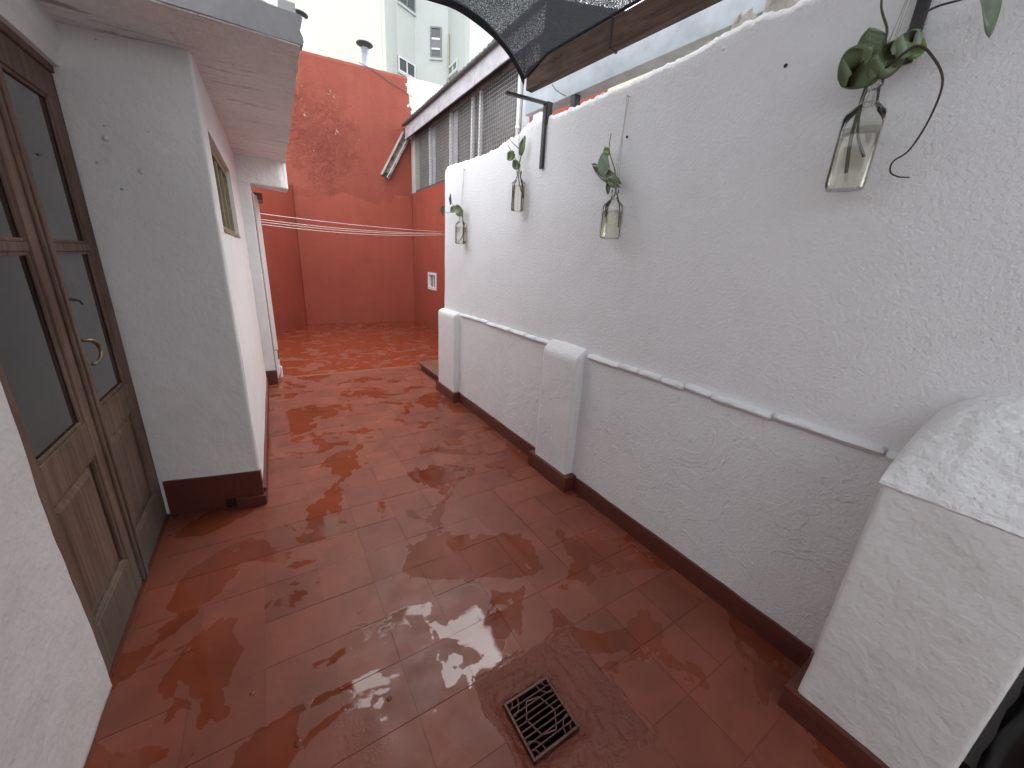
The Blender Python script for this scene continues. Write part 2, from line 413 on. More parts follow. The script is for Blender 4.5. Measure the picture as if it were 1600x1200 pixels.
for a in ((GX0-.01, GX0, GY0-.01, GY1+.01), (GX1, GX1+.01, GY0-.01, GY1+.01), (GX0, GX1, GY0-.01, GY0), (GX0, GX1, GY1, GY1+.01)): b.box(*a, -.28, -.034)
b.box(GX0-.01, GX1+.01, GY0-.01, GY1+.01, -.30, -.28); b.build('drain_pit', 'pit', floor)
gc = Vector(((GX0+GX1)/2, (GY0+GY1)/2, -.013))
gr = thing('drain_grate', gc, 'square rusty iron drain grate sunk in the wet red floor', 'drain grate')
S = .093; zt = gc.z
def gbeam(name, a, c, wd=.004, ht=.009):
    MB().beam((gc.x+a[0], gc.y+a[1], zt-ht/2), (gc.x+c[0], gc.y+c[1], zt-ht/2), wd, ht).build(name, 'grate', gr, bevel=.0008, seg=1)
b = MB()
for a in ((-S-.004, -S+.005, -S-.004, S+.004), (S-.005, S+.004, -S-.004, S+.004), (-S+.005, S-.005, -S-.004, -S+.005), (-S+.005, S-.005, S-.005, S+.004)):
    b.box(gc.x+a[0], gc.x+a[1], gc.y+a[2], gc.y+a[3], zt-.016, zt+.0008)
b.build('grate_frame', 'grate', gr, bevel=.001, seg=1)
for k in range(8):
    yy = -S+.005+(2*S-.01)*(k+1)/9
    gbeam('bar', (-S+.005, yy), (S-.005, yy))
hexp = [(-.02, .062), (-.052, .012), (-.03, -.05), (.022, -.062), (.054, -.012), (.03, .052)]
for k in range(6): gbeam('diamond_bar', hexp[k], hexp[(k+1) % 6], .0045, .0075)
for sx in (-1, 1):
    for sy in (-1, 1):
        for rr in (.022, .046):
            pts = [(gc.x+sx*(S-.004)-sx*rr*math.cos(t*math.pi/16), gc.y+sy*(S-.004)-sy*rr*math.sin(t*math.pi/16), zt-.003) for t in range(9)]
            MB().tube(pts, .003, 6).build('corner_ring', 'grate', gr, smooth=True)

# ================================================================== right white wall
WX = 1.69
ww = thing('white_wall', (WX, 2.0, 0), 'long stippled white plaster wall with three pilasters and a brick ledge', 'wall')
TOPP = [(-3.15, 2.38), (-1.3, 2.40), (.3, 2.43), (.94, 2.435), (1.02, 2.455), (1.18, 2.452), (1.24, 2.44), (1.6, 2.43), (2.0, 2.435), (2.30, 2.44), (2.40, 2.455), (2.56, 2.47), (2.66, 2.445), (2.72, 2.42), (2.85, 2.42), (3.0, 2.395), (3.21, 2.385), (3.6, 2.40), (3.95, 2.42), (4.06, 2.42), (4.115, 2.40), (4.14, 2.37)]
def topz(y):
    y = min(max(y, -3.15), 4.14); z = 2.37
    for (a, za), (c, zc) in zip(TOPP, TOPP[1:]):
        if a <= y <= c:
            t = (y-a)/(c-a); z = za+(zc-za)*t; break
    return z+.010*nz(y, 3, 1, 11)+.009*round(2*nz(y, 9, 1, 26))/2+.005*nz(y, 5, 1, 70)
def wfn(u, v):
    y = -3.15+u*7.29; zt = topz(y); z = -.02+v*(zt+.02)
    x = WX+.005*nz(0, y, z, 1.7)+.0018*nz(3, y, z, 7)
    d = 4.14-y
    if d < .03: x += .03*(1-math.sqrt(max(0, 1-(1-d/.03)**2)))
    d = zt-z
    if d < .008: x += .006*(1-math.sqrt(max(0, 1-(1-d/.008)**2)))
    if z < .965: x -= .010
    return Vector((x, y, z))
MB().grid(wfn, 760, 90, back=lambda p: Vector((WX+.16, p.y, p.z))).build('wall_face', 'white', ww, smooth=True)
# broken mortar on top
for (y0, y1, h, x0) in ((.78, .90, .05, .012), (.92, 1.08, .085, .016), (1.09, 1.19, .06, .02), (1.20, 1.33, .025, .03), (2.43, 2.64, .045, .006), (1.75, 2.05, .02, .03)):
    def mf(u, v, y0=y0, y1=y1, h=h, x0=x0):
        a = u*2*math.pi; y = (y0+y1)/2+(y1-y0)/2*math.sin(a)*(1-.25*v); x = WX+.08-(.08-x0)*math.cos(a)*(1-.2*v)
        return Vector((x+.006*nz(a, v, y0, 4), y+.006*nz(a, v, 5+y0, 4), topz(y)-.02+(h+.02)*v*(1+.35*nz(a*1.3, y0*9, 2, 1.5))))
    g = MB().grid(mf, 20, 4); kk = 4*21; g.f.append(list(range(kk, kk+20)))
    g.build('broken_mortar', 'mortar' if h != .045 else 'white', ww)
# ledge bricks (measured joints)
joints = [0.215, .275, .62, .88, 1.02, 1.16, 1.30, 1.44, 1.71]
joints2 = [2.10, 2.28, 2.42, 2.66, 2.88, 3.06, 3.20, 3.42, 3.64]
for J in (joints, joints2):
    for y0, y1 in zip(J, J[1:]):
        L = y1-y0-.004; n = max(4, int(L/.02)); ph = rnd.uniform(0, 50); zz = .974+rnd.uniform(-.004, .004); dp = rnd.uniform(.026, .034)
        def lf(u, v, y0=y0, L=L, ph=ph, zz=zz, dp=dp):
            y = y0+.0035+u*(L-.003); a = v*2*math.pi; e = min(u, 1-u)*L; k = 1-.22*max(0, 1-e/.006)**2
            s = 1+.18*nz(y*14, ph, a, 1)+.10*nz(y*50, ph, a*2, 1)
            return Vector((WX-.006-dp*k*s*max(-.5, math.cos(a))*.9, y, zz+.019*k*s*math.sin(a)+.003*nz(y, ph, 0, 9)))
        g = MB().grid(lf, n, 12)
        g.f.append([i*(n+1) for i in range(12)]); g.f.append([i*(n+1)+n for i in range(12)])
        g.build('ledge_brick', 'white', ww, smooth=True)
# pilasters
def pilaster(xf, y0, y1, zfront, zback, arch, dome):
    def fn(u, v):                                       # profile across v: up the front, then the sloping cap
        y = y0+u*(y1-y0)
        s = 2*u-1; round_ = math.sqrt(max(0, 1-min(1, abs(s))**2.6))
        zb = zfront+.02+(zback-zfront-.02)*(round_ if dome else (1-.15*abs(s)))
        if v < .6:
            t = v/.6; x, z = xf, t*(zfront-.01)
        else:
            t = (v-.6)/.4; x = xf+(WX+.01-xf)*t; z = zfront-.01+.01*min(1, t*12)+(zb-zfront)*math.sin(t*math.pi/2)**.9
        e = min(u, 1-u)*(y1-y0); rr = .012
        if e < rr: x += .005*(1-math.sqrt(max(0, 1-(1-e/rr)**2)))
        k = .0035 if not dome else .005
        return Vector((x+k*nz(y, z, xf, 6)+.0015*nz(y, z, x, 40), y+.004*nz(z, x, 3, 5), z+(.006*nz(x, y, 7, 18) if v > .6 else 0)))
    MB().grid(fn, 26, 60, back=lambda p: Vector((WX+.05, p.y, p.z))).build('pilaster', 'white' if not dome else 'white_smooth', ww, smooth=True)
pilaster(1.615, 3.67, 4.135, .955, .985, 0, False)
pilaster(1.61, 1.735, 2.095, .945, 1.02, 0, False)
PY0, PY1, PXF, PZ = -.125, .222, 1.45, .962
def shaft(u, v):
    y = PY0+u*(PY1-PY0); z = v*PZ; e = min(u, 1-u)*(PY1-PY0); off = .006*(1-math.sqrt(max(0, 1-(1-e/.008)**2))) if e < .008 else 0
    return Vector((PXF+off+.004*nz(y, z, 1, 5)+.0012*nz(y, z, 1, 22), y+.004*nz(z, 3, 1, 6)*(u > .5), z))
MB().grid(shaft, 40, 90, back=lambda p: Vector((WX+.05, p.y, p.z))).build('pilaster', 'white_smooth', ww, smooth=True)
def cap(u, v):
    y = PY0-.004+u*(PY1-PY0+.010); s_ = 2*u-1; arch = math.sqrt(max(0, 1-min(1, abs(s_*.97))**2.4)); t = v
    zb = PZ+.03+.245*arch
    z = PZ-.004+(zb-PZ)*math.sin(t*math.pi/2)**1.05+(.006*nz(y, t, 2, 16)+.005*nz(y*3, t*3, 4, 14))*min(1, t*5)
    if v == 0: z = PZ-.006+.004*nz(y, 5, 5, 30)
    return Vector((PXF-.005+(WX+.012-PXF)*t+.004*nz(y, t, 9, 25)*(t < .1), y, z+.010*min(1, t*14)))
MB().grid(cap, 60, 50, back=lambda p: Vector((max(p.x, PXF+.02), p.y, PZ-.05))).build('pilaster_cap', 'cap_plaster', ww, smooth=False)
# skirting, run by run with returns round the pilasters
def skirt(x0, x1, y0, y1, h, parent=ww, mat='red_skirt'):
    def fn(u, v): 
        y = y0+u*(y1-y0); z = h*v
        return Vector((x0+.002*nz(y, z, 1, 12)+(.004 if v == 1 else 0), y, z+(.004*nz(y, 2, 2, 9) if v == 1 else 0)))
    MB().grid(fn, max(4, int(abs(y1-y0)/.03)), 3, back=lambda p: Vector((x1, p.y, p.z))).build('skirting', mat, parent)
skirt(1.662, 1.70, .262, 1.685, .105); skirt(1.662, 1.70, 2.145, 3.618, .105)
skirt(1.585, 1.70, 1.69, 2.14, .115); skirt(1.592, 1.70, 3.624, 4.15, .11); skirt(1.425, 1.70, -.16, .255, .095)
# near-black discs painted as the shade of plug holes, and lumps
for px, py in ((1228, 103), (980, 214)):
    p = at_x(px, py, WX); MB().tube([p+Vector((-.0042, 0, 0)), p+Vector((.02, 0, 0))], .0065, 10).build('plug_hole_shade', 'pit', ww)
p = at_x(1131, 77, WX); MB().tube([p+Vector((-.008, 0, 0)), p+Vector((.02, 0, 0))], [.006, .009], 10).build('plaster_lump', 'white', ww, smooth=True)

# ================================================================== left house
def sk(v): return Vector((v.x+.0128*(v.y-2.5), v.y, v.z))
house = thing('house', (-.4, 3.2, 0), 'low white plastered house with a jutting concrete roof slab and wooden doors', 'house')
GA, GB = Vector((-.175, 2.49, 0)), Vector((-.66, 2.588, 0))       # grey return wall ends
def soffz(y): return 2.318+.028*(y-2.5)
# return wall facing the camera
def rw(u, v):
    p = GB.lerp(GA, u); z = .005+v*(soffz(p.y)+.05)
    d = Vector((0, -1, 0)); k = .006*nz(p.x*1, z, 5, 3)+.002*nz(p.x, z, 5, 12)
    e = (1-u)*.49; off = 0
    if e < .008: off = .006*(1-math.sqrt(max(0, 1-(1-e/.008)**2)))
    return Vector((p.x, p.y+k*min(1, e/.06)+off, z))
MB().grid(rw, 60, 120, back=lambda p: Vector((p.x, p.y+.16, p.z))).build('return_wall', 'white_house', house, smooth=True)
# dents and chips in the return wall
def on_return(px, py):
    n = Vector((GA-GB).cross(Vector((0, 0, 1)))).normalized(); d = ray((px, py)); o = Vector((0, 0, H)); t = (GA-o).dot(n)/d.dot(n); return o+d*t
for px, py, r in ((166, 217, .013), (222, 268, .011), (163, 197, .004), (191, 296, .006), (232, 206, .003), (152, 254, .005), (150, 62, .003)):
    p = on_return(px, py)
    pts = [p+Vector((0, -.0055, 0)), p+Vector((0, .02, 0))]
    MB().tube(pts, [r, r*.5], 9).build('wall_chip', 'concrete' if r < .008 else 'white_house', house, smooth=True)
# side wall with window opening (y from 2.5 to 5.06)
WY0, WY1, WZ0, WZ1 = 2.72, 4.02, 1.585, 2.075
def sw(y0, y1, z0, z1, lip=0):
    def fn(u, v):
        y = y0+u*(y1-y0); z = z0+v*(z1-z0)
        return sk(Vector((-.175+.003*nz(y, z, 2, 3), y, z)))
    return lambda bb: bb.grid(fn, max(2, int((y1-y0)/.05)), max(2, int((z1-z0)/.05)), back=(-.16, 0, 0))
b = MB()
sw(2.535, WY0, 0, 2.45)(b); sw(WY1, 5.06, 0, 2.45)(b); sw(WY0, WY1, 0, WZ0)(b); sw(WY0, WY1, WZ1, 2.45)(b)
b.build('side_wall', 'white_house', house, smooth=False)
win = MB()
xw = -.175-.075
for (y0, y1, z0, z1) in ((WY0, WY1, WZ0, WZ0+.045), (WY0, WY1, WZ1-.045, WZ1), (WY0, WY0+.045, WZ0+.045, WZ1-.045), (WY1-.045, WY1, WZ0+.045, WZ1-.045)):
    win.box(xw, xw+.05, y0, y1, z0, z1, sk)
wo = win.build('window', 'olive', house, bevel=.003)
for k in (.26, .5, .74):
    y = WY0+(WY1-WY0)*k; MB().box(xw+.004, xw+.044, y-.022, y+.022, WZ0+.046, WZ1-.046, sk).build('mullion', 'olive', wo, bevel=.003)
MB().box(xw+.015, xw+.02, WY0+.046, WY1-.046, WZ0+.046, WZ1-.046, sk).build('pane', 'glass', wo)
MB().box(xw+.06, xw+.082, WY0+.001, WY1-.001, WZ0-.001, WZ0+.012, sk).build('sill', 'olive', wo)
# far pilaster of the house that carries the beam, then wall along the court
def fp(u, v):
    x = -.155+u*.115; z = v*2.2
    return Vector((x, 5.05+.004*nz(x, z, 3, 6), z))
MB().grid(fp, 6, 50, back=(0, .16, 0)).build('door_pier', 'white_house', house, smooth=True)
MB().box(-.20, -.045, 5.35, 8.4, -.05, 2.2).build('court_wall', 'white_house', house)
# roof slab: soffit slopes gently
def roof_bottom(u, v):
    y = 2.09+v*3.25; xr = .222+.026*(y-2.09)+.008*nz(y, 4, 4, 2.5); x = -1.6+u*(xr+1.6)
    z = soffz(y)+.004*nz(x, y, 6, 4)+.002*nz(x, y, 6, 14)
    return Vector((x, y, z))
MB().grid(roof_bottom, 60, 70, back=lambda p: Vector((p.x, p.y, p.z+.075))).build('roof_slab', 'soffit', house, smooth=False)
def fascia(u, v):
    x = -1.5+u*(1.5+.232+.006*math.sin(v*9)); z = soffz(2.09)+.004+v*(.098+.008*nz(x, 1, 1, 3))
    return Vector((x, 2.082+.004*nz(x, z, 1, 8)-.01*v*(x > -.07), z))
MB().grid(fascia, 90, 8, back=(0, .06, 0)).build('fascia', 'concrete', house, smooth=False)
def edge(u, v):
    y = 2.145+u*3.2; xr = .224+.026*(y-2.09)+.008*nz(y, 4, 4, 2.5)
    return Vector((xr+.006*nz(y, v*.1, 8, 7), y, soffz(y)+.002+v*.16))
MB().grid(edge, 60, 4, back=(-.06, 0, 0)).build('slab_edge', 'white_house', house)
def topping(u, v):
    a = u*2*math.pi; x = -.02+.24*math.cos(a)*(1-.3*v); y = 2.32+.17*math.sin(a)*(1-.3*v)
    return Vector((x+.01*nz(a, v, 2, 2), y, 2.36+v*(.13+.03*nz(a*1.2, 1, 1, 2))))
g = MB().grid(topping, 26, 5); g.f.append(list(range(5*27, 5*27+26))); g.build('roof_mortar', 'white_smooth', house, smooth=False)
# drop beam at the far end of the soffit
def bf(u, v):
    x = -.16+u*.46; z = 2.145+v*.27-.02*(1-v)*u*.5
    return Vector((x, 5.046+.003*nz(x, z, 1, 6)+.05*max(0, (u-.8)/.2)**2, z))
MB().grid(bf, 24, 8, back=(0, .30, 0)).build('drop_beam', 'soffit', house, bevel=.01)
# skirting: tall band on the return wall with drain hole, low kerb, and thin strip along the side wall
dirv = (GA-GB).normalized(); nrm = Vector((dirv.y, -dirv.x, 0)); Lr = (GA-GB).length
def rbox(u0, u1, z0, z1, t0, t1):
    P = lambda u, t: GB+dirv*u+nrm*t
    q = [P(u0, t1), P(u1, t1), P(u1, t0), P(u0, t0)]
    return MB().hexa([v+Vector((0, 0, z0)) for v in q], [v+Vector((0, 0, z1)) for v in q])
hu = Lr-.165
rbox(.03, hu-.03, 0, .225, -.01, .012).build('skirting', 'red_skirt', house, bevel=.002)
rbox(hu-.03, hu+.03, .062, .225, -.01, .0118).build('skirting', 'red_skirt', house)
rbox(hu+.03, Lr+.006, .066, .225, -.01, .0119).build('skirting', 'red_skirt', house, bevel=.002)
rbox(hu+.03, Lr+.02, 0, .066, -.01, .034).build('skirting_kerb', 'red_skirt', house, bevel=.003)
rbox(hu-.03, hu+.03, .0, .062, -.01, .004).build('drain_hole_shade', 'pit', house)  # near-black box: the hole's inner shade put into its colour
b = MB().box(-.175, -.157, 2.5, 5.045, 0, .095, sk); b.build('skirting', 'red_skirt', house, bevel=.003)
MB().box(-.152, -.032, 5.025, 5.052, 0, .165).build('skirting', 'red_skirt', house, bevel=.003)
# wall round the doorway (near wall and lintel)
DX, DY0, DY1 = -.648, 1.50, 2.582
def nw(u, v):
    y = -3.15+u*(1.535+3.15); z = -.01+v*2.5
    x = -.632+.007*nz(y, z, 9, 2.2)+.0035*nz(y, z, 9, 8)
    e = 1.535-y
    if e < .02: x -= .015*(1-math.sqrt(max(0, 1-(1-e/.02)**2)))
    return Vector((x, y+(.006*nz(z, 1, 1, 7) if u == 1 else 0), z))
MB().grid(nw, 180, 110, back=lambda p: Vector((-.82, p.y, p.z))).build('front_wall', 'white_smooth', house, smooth=True)
def lw(u, v):
    y = 1.50+u*(2.60-1.50); z = 2.165+v*.2
    return Vector((-.60-.02*(1-min(1, max(0, v-.25)*6))+.003*nz(y, z, 5, 4), y, z))
MB().grid(lw, 24, 20, back=lambda p: Vector((-.82, p.y, p.z))).build('lintel', 'white_house', house, smooth=False)
MB().box(-.82, -.661, 2.56, 2.75, 0, 2.4).build('jamb', 'white_house', house)
# door leaves
def leaf_door(y0, y1, astragal):
    T0, T1 = DX-.04, DX
    d = MB().box(T0, T1, y0, y0+.085, .012, 2.135).build('door_leaf', 'wood', house, bevel=.003)
    def part(name, a, mat='wood', bev=.003): return MB().box(*a).build(name, mat, d, bevel=bev)
    part('stile', (T0, T1, y1-.085, y1, .012, 2.135))
    ya, yb = y0+.0855, y1-.0855
    part('top_rail', (T0, T1-.001, ya, yb, 2.035, 2.135)); part('glazing_bar', (T0+.004, T1-.004, ya, yb, 1.452, 1.482))
    part('lock_rail', (T0, T1-.001, ya, yb, .70, .835)); part('bottom_rail', (T0, T1-.001, ya, yb, .012, .20))
    for z0, z1 in ((.8355, 1.4515), (1.4825, 2.0345)):
        part('pane', (T0+.018, T0+.022, ya, yb, z0, z1), 'glass', 0)
        b = MB(); m = .012
        for q in ((ya, ya+m, z0, z1), (yb-m, yb, z0, z1), (ya+m, yb-m, z0, z0+m), (ya+m, yb-m, z1-m, z1)): b.box(T0+.0225, T1-.008, *q)
        b.build('glazing_bead', 'wood', d, bevel=.003)
    part('panel', (T0+.008, T1-.022, ya, yb, .2005, .6995))
    b = MB(); m = .012
    for q in ((ya, ya+m, .2005, .6995), (yb-m, yb, .2005, .6995), (ya+m, yb-m, .2005, .2125), (ya+m, yb-m, .6875, .6995)): b.box(T1-.0218, T1-.006, *q)
    b.build('panel_moulding', 'wood', d, bevel=.004)
    # raised field
    b = MB().hexa([Vector((T1-.0218, ya+.03, .235)), Vector((T1-.0218, yb-.03, .235)), Vector((T1-.0218, yb-.03, .665)), Vector((T1-.0218, ya+.03, .665))],
                  [Vector((T1-.012, ya+.05, .255)), Vector((T1-.012, yb-.05, .255)), Vector((T1-.012, yb-.05, .645)), Vector((T1-.012, ya+.05, .645))])
    b.build('raised_field', 'wood', d)
    if astragal:
        b = MB().box(T1, T1+.012, y0-.022, y0+.028, .02, 2.13); b.build('astragal', 'wood', d, bevel=.004)
        b = MB().box(T1+.012, T1+.020, y0-.008, y0+.014, .02, 2.13); b.build('astragal_bead', 'wood', d, bevel=.003)
        hy = y0+.05
        b = MB().box(T1, T1+.006, hy-.012, hy+.012, 1.04, 1.16); b.build('handle_plate', 'brass', d, bevel=.002)
        pts = []
        for k in range(17):
            t = k/16*math.pi*1.02
            pts.append((T1+.018+.026*math.sin(t)**.8 if 0 < t < math.pi else T1+.02, hy+.005+.036*math.sin(t), 1.078+.048*math.cos(t)))
        pts = [(T1+.004, hy, 1.126)]+pts
        MB().tube(pts, [.007]*3+[.0085]*10+[.007]*5, 10).build('handle', 'brass', d, smooth=True)
        b = MB(); b.box(T1, T1+.004, hy-.02, hy+.012, 1.27, 1.30)
        b.tube([(T1+.012, hy-.03, 1.288), (T1+.012, hy+.03, 1.282)], .006, 8); b.tube([(T1, hy+.012, 1.282), (T1+.028, hy+.02, 1.276), (T1+.03, hy+.032, 1.262)], .004, 8)
        b.build('latch', 'iron', d, smooth=True)
    return d
leaf_door(1.505, 2.045, False); leaf_door(2.047, 2.580, True)
MB().box(-.70, -.640, 1.50, 2.578, 2.138, 2.168).build('door_head', 'wood', house, bevel=.003)
MB().box(-.72, -.64, 1.45, 2.6, -.004, .010).build('threshold', 'red_skirt', house)
# dark room behind the doors
b = MB()
b.box(-3.2, -3.1, 0, 3.9, 0, 2.5); b.box(-3.1, -.85, -.1, 0, 0, 2.5); b.box(-3.1, -.85, 3.9, 4.0, 0, 2.5); b.box(-3.2, -.85, -.1, 4, 2.5, 2.6); b.box(-3.2, -.72, -.1, 4, -.1, 0)
b.box(-.84, -.83, 2.75, 3.9, 0, 2.5)
b.build('room', 'room', house)
# narrow white steel door at the pier
sdv = [Vector((-.043, 5.075, 0)), Vector((.012, 5.335, 0))]
dn = (sdv[1]-sdv[0]).normalized(); dr = Vector((dn.y, -dn.x, 0))
def sdbox(u0, u1, z0, z1, t0, t1):
    P = lambda u, t: sdv[0]+dn*u+dr*t
    q = [P(u0, t1), P(u1, t1), P(u1, t0), P(u0, t0)]
    return MB().hexa([v+Vector((0, 0, z0)) for v in q], [v+Vector((0, 0, z1)) for v in q])
LW = (sdv[1]-sdv[0]).length
dd = sdbox(0, LW, .05, 2.06, -.035, 0).build('steel_door', 'white_paint', house, bevel=.003)
sdbox(.02, .05, .05, 2.06, .0, .012).build('door_frame_strip', 'white_paint', dd); sdbox(.0, .012, .05, 2.06, .0, .006).build('gap_shade_strip', 'dark_grey', dd)  # second strip is solid and dark, painted as the gap's shade
sdbox(LW-.05, LW-.005, .0, .14, .0, .02).build('door_stop', 'white_paint', dd, bevel=.006)
b = MB(); p = sdv[0]+dn*.09+Vector((0, 0, .38)); b.tube([p, p+dr*.03, p+dr*.03-Vector((0, 0, .11))], .006, 8); b.build('bolt_handle', 'iron', dd, smooth=True)
MB().box(-.03, .055, 5.30, 5.75, 2.02, 2.09).build('door_hood', 'red_skirt', house)

# ================================================================== far court walls
BY, RX = 9.55, 3.09
bw = thing('red_wall', (1.8, BY, -.03), 'tall peeling red wall closing the far court, whitewashed at one end', 'wall')
def bwf(u, v):
    x = -2.4+u*7.2; zt = 5.13+.05*(x-1.0)+.012*nz(x, 1, 1, 6); z = -.1+v*(zt+.1)
    return Vector((x, BY+.012*nz(x, z, 1, 1.3)+.004*nz(x, z, 1, 6), z))
MB().grid(bwf, 120, 90, back=(0, .2, 0)).build('upper_face', 'red_back', bw, smooth=True)
def blf(u, v):
    x = .60+u*2.52; zt = 2.78+.10*(x/3)+.03*nz(x, 2, 2, 2.5); z = -.06+v*(zt+.06)
    return Vector((x, BY-.012*(1-v**8)+.006*v**8+.01*nz(x, z, 4, 1.6), z))
MB().grid(blf, 60, 60, back=lambda p: Vector((p.x, BY+.05, p.z))).build('lower_face', 'red_low', bw, smooth=True)
def chf(u, v):
    a, c = Vector((-.12, 8.10, 0)), Vector((.64, BY-.02, 0)); p = a.lerp(c, u); z = -.06+v*(2.86+.02*nz(u*4, 1, 1)); 
    return Vector((p.x+.008*nz(u*2, z, 1, 2), p.y, z))
MB().grid(chf, 30, 60, back=(-.1, .06, 0)).build('splayed_face', 'red_low', bw, smooth=True)
# old cable sagging across the top of the wall
pts = [at_y(px, py, BY-.02) for px, py in ((560, 97), (585, 110), (600, 122), (625, 138), (645, 152))]
MB().tube(pts, .006, 6).build('old_cable', 'dark_grey', bw, smooth=True)
# side building of the court with wired windows
sb = thing('lean_to', (RX, 6.5, -.03), 'red court side building with wired windows under a grey sheet-metal eave', 'building')
ZW0, ZW1 = 2.95, 4.13
def rbf(u, v):
    y = BY-.03-u*(BY-.03-3.3); z = -.08+v*(ZW0+.08)
    return Vector((RX+.01*nz(y, z, 1, 1.5)+.003*nz(y, z, 1, 7), y, z))
# lower wall with a small window hole at y 7.98-8.48, z .87-1.24
HY0, HY1, HZ0, HZ1 = 8.0, 8.5, .87, 1.24
b = MB(); XB = RX+.2
def seg(y0, y1, z0, z1, bb):
    def fn(u, v):
        y = y0+u*(y1-y0); z = z0+v*(z1-z0)
        return Vector((RX+.008*nz(y, z, 1, 1.5), y, z))
    bb.grid(fn, max(2, int((y1-y0)/.15)), max(2, int((z1-z0)/.15)), back=lambda p: Vector((XB, p.y, p.z)))
seg(4.88, HY0, -.08, ZW0, b); seg(HY1, BY-.04, -.08, ZW0, b); seg(HY0, HY1, -.08, HZ0, b); seg(HY0, HY1, HZ1, ZW0, b)
b.build('red_face', 'red_low', sb)
b = MB(); seg(3.35, 4.88, -.08, 3.42, b); b.build('red_face', 'red_low', sb)
b = MB(); b.box(RX+.02, XB, 1.2, 3.35, -.1, 3.35); b.build('cream_face', plaster('cream_face', (.7, .6, .42), .004, 30, 0, .4), sb)
b = MB()
for q in ((HY0, HY0+.06, HZ0, HZ1), (HY1-.06, HY1, HZ0, HZ1), (HY0+.06, HY1-.06, HZ0, HZ0+.06), (HY0+.06, HY1-.06, HZ1-.05, HZ1)): b.box(RX-.012, RX+.1, *q)
so = b.build('small_window', 'white_paint', sb, bevel=.003)
MB().box(RX+.05, RX+.06, HY0+.06, HY1-.06, HZ0+.06, HZ1-.05).build('pane', 'apt_glass', so)
MB().box(RX+.02, RX+.04, (HY0+HY1)/2-.015, (HY0+HY1)/2+.015, HZ0+.06, HZ1-.05).build('mullion', 'white_paint', so)
MB().box(RX-.004, RX+.11, BY-.30, BY-.04, ZW0, ZW1).build('corner_post', 'mortar', sb)
# glazing band
MB().box(RX+.10, RX+.11, 4.98, BY-.3, ZW0+.01, ZW1).build('window_glass', simple('dusty_glass', (.16, .155, .15), .35, 0, .5, 3), sb)
MB().box(RX+.0, RX+.06, 4.9, BY-.3, ZW0, ZW0+.035).build('window_sill_bar', 'dark_grey', sb)
MB().box(RX+.0, RX+.06, 4.9, BY-.3, ZW1-.1, ZW1-.06).build('window_head_bar', 'rust', sb)
MB().box(RX+.0, RX+.08, 4.9, BY-.05, ZW1-.06, ZW1).build('window_head', 'dark_grey', sb)
for px in (670, 702, 735, 747, 805):
    y = at_x(px, 230, RX).y
    MB().box(RX+.01, RX+.055, y-.022, y+.022, ZW0+.035, ZW1-.1).build('mullion', 'white_paint', sb, bevel=.003)
for px in (678, 712):
    y = at_x(px, 230, RX+.08).y
    MB().box(RX+.07, RX+.09, y-.09, y+.09, ZW0+.035, ZW1-.1).build('curtain_strip', 'steel_grey', sb)
b = MB(); y = 5.0
while y < BY-.32: b.box(RX+.002, RX+.0055, y-.0025, y+.0025, ZW0+.03, ZW1-.1); y += .056
z = ZW0+.06
while z < ZW1-.1: b.box(RX-.002, RX+.0015, 4.98, BY-.3, z-.0025, z+.0025); z += .056
tag(b.build('wire_mesh', 'wire', sb), kind='stuff')
MB().box(RX+.0, RX+.1, 4.72, 4.90, 3.2, 4.2).build('end_panel', 'steel_grey', sb)
MB().tube([(RX-.03, 4.95, 2.9), (RX-.03, 4.95, 4.15)], .022, 10).build('down_pipe', 'white_paint', sb, smooth=True)
for zz in (3.25, 3.6, 3.9): MB().tube([(RX-.03, 4.95, zz-.02), (RX-.03, 4.95, zz+.02)], .030, 10).build('pipe_clip', 'white_paint', sb, smooth=True)
# eave: fascia boards, sheet, gutter lip
FX = 2.92
b0 = at_x(640, 208, FX); 
ys = [9.42, 8.9, 7.4, 6.0, 4.3]
for y1, y0 in zip(ys, ys[1:]):
    zb = lambda y: 4.00; zt_ = lambda y: 4.26
    def ff(u, v, y0=y0, y1=y1):
        y = y0+.004+u*(y1-y0-.008); return Vector((FX+.004*nz(y, v, 1, 3)+.012*v, y, 4.005+v*.27))
    MB().grid(ff, 20, 6, back=(.02, 0, 0)).build('fascia_board', 'steel_grey', sb)
MB().box(FX+.021, RX+.1, 4.3, 9.42, 4.12, 4.14).build('eave_soffit', 'dark_grey', sb)
def rs(u, v):
    y = 4.25+u*5.22; x = FX-.05+v*2.2; return Vector((x, y, 4.285+.22*v*2.2+.012*math.sin(y*2*math.pi/.13)+.01*nz(y, x, 1, 3)))
MB().grid(rs, 330, 3, back=(0, 0, .006)).build('roof_sheet', 'dark_grey', sb)
MB().tube([(FX-.03, 4.25+k*.4, 4.272+.006*nz(k, 1, 1)) for k in range(14)], .028, 10).build('gutter_lip', 'dark_grey', sb, smooth=True)
